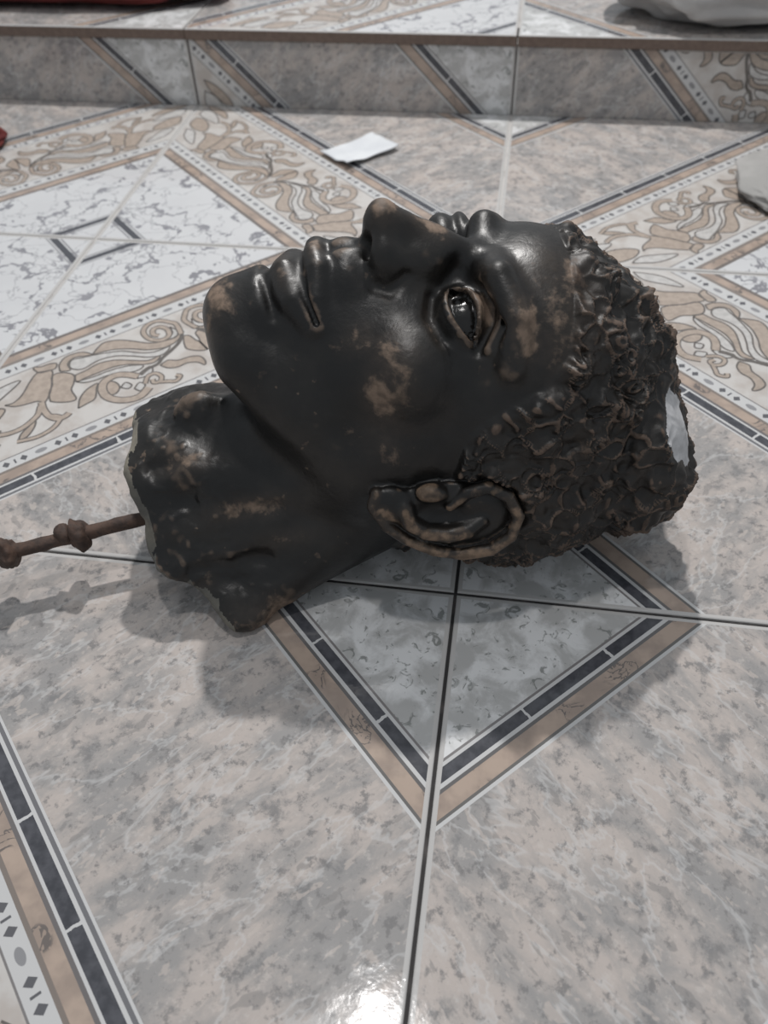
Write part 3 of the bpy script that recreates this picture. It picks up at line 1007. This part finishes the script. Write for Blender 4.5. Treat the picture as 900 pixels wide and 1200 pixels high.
M_SKIN = head_material('chipped_black_paint')
M_HAIR = head_material('black_paint_over_clay_curls', dark=(0.0080, 0.0070, 0.0062), worn=(0.20, 0.135, 0.098), ridge=0.8, rough=0.40)
M_EAR = head_material('black_paint_with_worn_rim', worn=(0.27, 0.185, 0.125), ridge=1.1)
M_EYE = head_material('glossy_black_eye', amount=0.0, ridge=0.0, rough=0.16)
M_CUT = head_material('raw_grey_clay_cut', dark=(0.11, 0.108, 0.098), worn=(0.17, 0.16, 0.14), rough=0.6, gloss=0.2)

head = empty('sculpted_head', BASE)
tag(head, 'life-size black-painted clay head of a man lying face up, worn to brown in patches', 'sculpture')
names = {0: ('face_and_neck', M_SKIN, None), 1: ('hair', M_HAIR, 'short tightly curled hair in modelled relief'),
         2: ('ear', M_EAR, 'ear with its rim worn to brown'), 3: ('ear', M_EAR, None), 4: ('eye', M_EYE, None), 5: ('eye', M_EYE, None),
         7: ('bare_plaster', plain('bare_white_plaster', (0.56, 0.56, 0.57), 0.75, 0.2), 'bare white plaster showing at the crown'),
         6: ('neck_cut', M_CUT, 'bare grey underside of the neck')}
ridge_att = np.clip(cv / np.percentile(cv[(hair > .5) | (np.abs(ear_d) < .1)], 93), -1, 2)
for k, (nm, mat, lab) in names.items():
    fq = hq[region == k]
    if not len(fq):
        continue
    used, inv = np.unique(fq, return_inverse=True)
    me = bpy.data.meshes.new(nm)
    fq2 = inv.reshape(-1, 4)
    me.vertices.add(len(used))
    me.vertices.foreach_set('co', (hw[used] - BASE).ravel())
    me.loops.add(fq2.size)
    me.loops.foreach_set('vertex_index', fq2.ravel().astype(np.int32))
    me.polygons.add(len(fq2))
    me.polygons.foreach_set('loop_start', np.arange(0, fq2.size, 4, dtype=np.int32))
    me.update(calc_edges=True)
    me.validate()
    me.polygons.foreach_set('use_smooth', np.ones(len(me.polygons), bool))
    for an, arr in (('wear', wear), ('ridge', ridge_att)):
        at = me.attributes.new(an, 'FLOAT', 'POINT')
        at.data.foreach_set('value', arr[used].astype(np.float32))
    me.normals_split_custom_set_from_vertices([tuple(x) for x in nw[used]])
    o = link(nm, me, [mat], head)
    if lab:
        o['label'] = lab


# ---- iron rod sticking out of the neck (moves with the head)
def lumpy(name, centre, radii, axis, mat, parent, seed, sub=4, amp=0.22):
    bm = bmesh.new()
    bmesh.ops.create_icosphere(bm, subdivisions=sub, radius=1.0)
    rot = Vector((0, 0, 1)).rotation_difference(Vector(axis)).to_matrix()
    for v in bm.verts:
        k = 1 + amp * mnoise.noise(v.co * 1.3 + Vector((seed, 0, 0))) + amp * 0.4 * mnoise.noise(v.co * 3.1 + Vector((0, seed, 0)))
        v.co = rot @ Vector((v.co.x * radii[0] * k, v.co.y * radii[1] * k, v.co.z * radii[2] * k)) + Vector(centre)
    for f in bm.faces:
        f.smooth = True
    me = bpy.data.meshes.new(name)
    bm.to_mesh(me)
    bm.free()
    return link(name, me, [mat], parent)


def tube(name, pts, rads, mat, parent, seg=16, amp=0.0):
    bm = bmesh.new()
    rings = []
    pts = [Vector(q) for q in pts]
    for i, (q, r) in enumerate(zip(pts, rads)):
        d = (pts[min(i + 1, len(pts) - 1)] - pts[max(i - 1, 0)]).normalized()
        e1 = d.cross(Vector((0, 0, 1))).normalized()
        e2 = d.cross(e1)
        ring = []
        for k in range(seg):
            a_ = 2 * math.pi * k / seg
            w = r * (1 + amp * mnoise.noise(Vector((q.x * 140, math.cos(a_) * 1.5, math.sin(a_) * 1.5))))
            ring.append(bm.verts.new(q + (e1 * math.cos(a_) + e2 * math.sin(a_)) * w))
        rings.append(ring)
    for p_, q_ in zip(rings[:-1], rings[1:]):
        for k in range(seg):
            bm.faces.new((p_[k], p_[(k + 1) % seg], q_[(k + 1) % seg], q_[k])).smooth = True
    bm.faces.new(rings[0])
    bm.faces.new(rings[-1][::-1])
    bmesh.ops.recalc_face_normals(bm, faces=bm.faces[:])
    me = bpy.data.meshes.new(name)
    bm.to_mesh(me)
    bm.free()
    return link(name, me, [mat], parent)


def rust_material():
    g = NG('rusty_iron')
    co = g.n('ShaderNodeTexCoord').outputs['Object']
    n1 = g.noise(co, 90.0, 5, 0.65)
    n2 = g.noise(co, 320.0, 4, 0.6)
    c = g.mix(g.ramp(n1, 0.35, 0.65), (0.060, 0.043, 0.037), (0.105, 0.066, 0.050))
    c = g.mix(g.ramp(n2, 0.55, 0.7, 0.0, 0.5), c, (0.03, 0.025, 0.023))
    return g.out(c, 0.72, g.bump(n2, 0.5, 0.0012), spec=0.3)


M_RUST = rust_material()
r0, r1 = np.array([-0.1700, 0.0240, 0.0385]), np.array([-0.3600, -0.0680, 0.0318])
rdir = (r1 - r0) / np.linalg.norm(r1 - r0)
L = np.linalg.norm(r1 - r0)
rp = [tuple(r0 + rdir * L * k / 40 - BASE) for k in range(41)]
rod = tube('iron_rod', rp, [0.0046] * 41, M_RUST, head, 16, 0.22)
rod['label'] = 'rusty iron rod with knots standing out of the neck'


def on_rod(x):
    k = (x - r0[0]) / rdir[0]
    return r0 + rdir * k - BASE


for x, sd in ((-0.2440, 1.0), (-0.2850, 5.0), (-0.3270, 9.0)):
    c = on_rod(x)
    kn = lumpy('knot', c, (0.0118, 0.0105, 0.0068), rdir, M_RUST, rod, sd, 4, 0.28)
    lumpy('bead', on_rod(x - 0.0085) + np.array([0, 0.001, 0.003]), (0.0070, 0.0070, 0.0058), rdir, M_RUST, rod, sd + 2, 3, 0.25)

# ---- sheets and cloths
def sheet(name, corners, nx, ny, hfun, thick, mat, label, cat):
    """a thin folded sheet over the quad corners (a, b, c, d on the floor), height hfun(u, v)"""
    base = np.mean(corners, 0)
    base[2] = min(c[2] for c in corners)
    bm = bmesh.new()
    a_, b_, c_, d_ = [np.array(q, float) - base for q in corners]
    top, bot = [], []
    for j in range(ny + 1):
        for i in range(nx + 1):
            u, v = i / nx, j / ny
            q = a_ * (1 - u) * (1 - v) + b_ * u * (1 - v) + c_ * u * v + d_ * (1 - u) * v
            q = q + np.array([0.004 * mnoise.noise(Vector((u * 3, v * 3, 7))), 0.004 * mnoise.noise(Vector((u * 3, v * 3, 17))), 0]) * (thick * 800 if thick < .002 else 1)
            h = hfun(u, v)
            top.append(bm.verts.new((q[0], q[1], q[2] + h + thick)))
            bot.append(bm.verts.new((q[0], q[1], q[2] + h)))
    W = nx + 1
    for j in range(ny):
        for i in range(nx):
            k = j * W + i
            bm.faces.new((top[k], top[k + 1], top[k + W + 1], top[k + W])).smooth = True
            bm.faces.new((bot[k], bot[k + W], bot[k + W + 1], bot[k + 1])).smooth = True
    edge = [i for i in range(W)] + [j * W + nx for j in range(1, ny + 1)] + [ny * W + i for i in range(nx - 1, -1, -1)] + [j * W for j in range(ny - 1, 0, -1)]
    for p_, q_ in zip(edge, edge[1:] + edge[:1]):
        bm.faces.new((top[q_], top[p_], bot[p_], bot[q_]))
    bmesh.ops.recalc_face_normals(bm, faces=bm.faces[:])
    me = bpy.data.meshes.new(name)
    bm.to_mesh(me)
    bm.free()
    o = link(name, me, [mat])
    o.location = base
    tag(o, label, cat)
    return o


def cloth_material(name, c0, c1, scale=300.0, rough=0.85):
    g = NG(name)
    co = g.n('ShaderNodeTexCoord').outputs['Object']
    n1 = g.noise(co, 18.0, 4, 0.6)
    n2 = g.noise(co, scale, 3, 0.6)
    c = g.mix(g.ramp(n1, 0.35, 0.65), c0, c1)
    return g.out(c, rough, g.bump(n2, 0.35, 0.001), spec=0.25)


M_PAPER = cloth_material('white_paper', (0.62, 0.64, 0.67), (0.70, 0.72, 0.74), 120.0, 0.7)
M_RED = cloth_material('dark_red_cloth', (0.10, 0.022, 0.022), (0.16, 0.035, 0.030))
M_GREYCLOTH = cloth_material('pale_grey_cloth', (0.40, 0.39, 0.385), (0.50, 0.49, 0.48))
M_RIGHT = cloth_material('greyish_paper', (0.33, 0.325, 0.315), (0.40, 0.39, 0.38))

sheet('paper_scrap', [(-0.2230, 0.6430, 0.0), (-0.1830, 0.6060, 0.0), (-0.1300, 0.6640, 0.0), (-0.1680, 0.7010, 0.0)], 24, 18,
      lambda u, v: 0.0006 + 0.0075 * max(0, abs(v - 0.45) - 0.12) + 0.010 * max(0.0, u - 0.55) ** 1.3 * (1 - 0.6 * v) + 0.0016 * (1 + mnoise.noise(Vector((u * 4, v * 4, 2)))),
      0.0009, M_PAPER, 'small crumpled white scrap of paper on the tiles behind the head', 'paper')


def bundle(name, loc, size, mat, label, cat, seed, flat=0.25, fold=0.16):
    """a soft heap of cloth resting on a surface"""
    bm = bmesh.new()
    bmesh.ops.create_icosphere(bm, subdivisions=5, radius=1.0)
    for v in bm.verts:
        n_ = v.co.normalized()
        k = 1 + fold * mnoise.noise(n_ * 2.2 + Vector((seed, 0, 0))) + fold * 0.5 * mnoise.noise(n_ * 5 + Vector((0, seed, 0)))
        ex = [math.copysign(abs(c) ** 0.72, c) for c in n_]
        q = Vector((ex[0] * size[0] * k, ex[1] * size[1] * k, (ex[2] * k * 0.5 + 0.5) * size[2]))
        q.z = max(q.z, 0.0004)
        v.co = q
    for f in bm.faces:
        f.smooth = True
    me = bpy.data.meshes.new(name)
    bm.to_mesh(me)
    bm.free()
    o = link(name, me, [mat])
    o.location = loc
    return tag(o, label, cat)


ZT = STEP_H
bundle('red_cloth', (-0.64, 0.925, ZT), (0.235, 0.092, 0.05), M_RED, 'dark red cloth lying on the step at the upper left', 'cloth', 2.0)
bundle('grey_cloth_bag', (0.275, 0.890, ZT), (0.165, 0.108, 0.11), M_GREYCLOTH, 'pale grey cloth bag standing on the step at the upper right', 'bag', 6.0)
bundle('grey_wrapper', (0.335, 0.600, 0.0), (0.080, 0.075, 0.022), M_RIGHT, 'greyish crumpled wrapper on the floor at the right edge', 'wrapper', 11.0, fold=0.10)
bundle('red_rag', (-0.668, 0.618, 0.0), (0.042, 0.042, 0.02), M_RED, 'small dark red rag on the floor at the left edge', 'rag', 15.0)
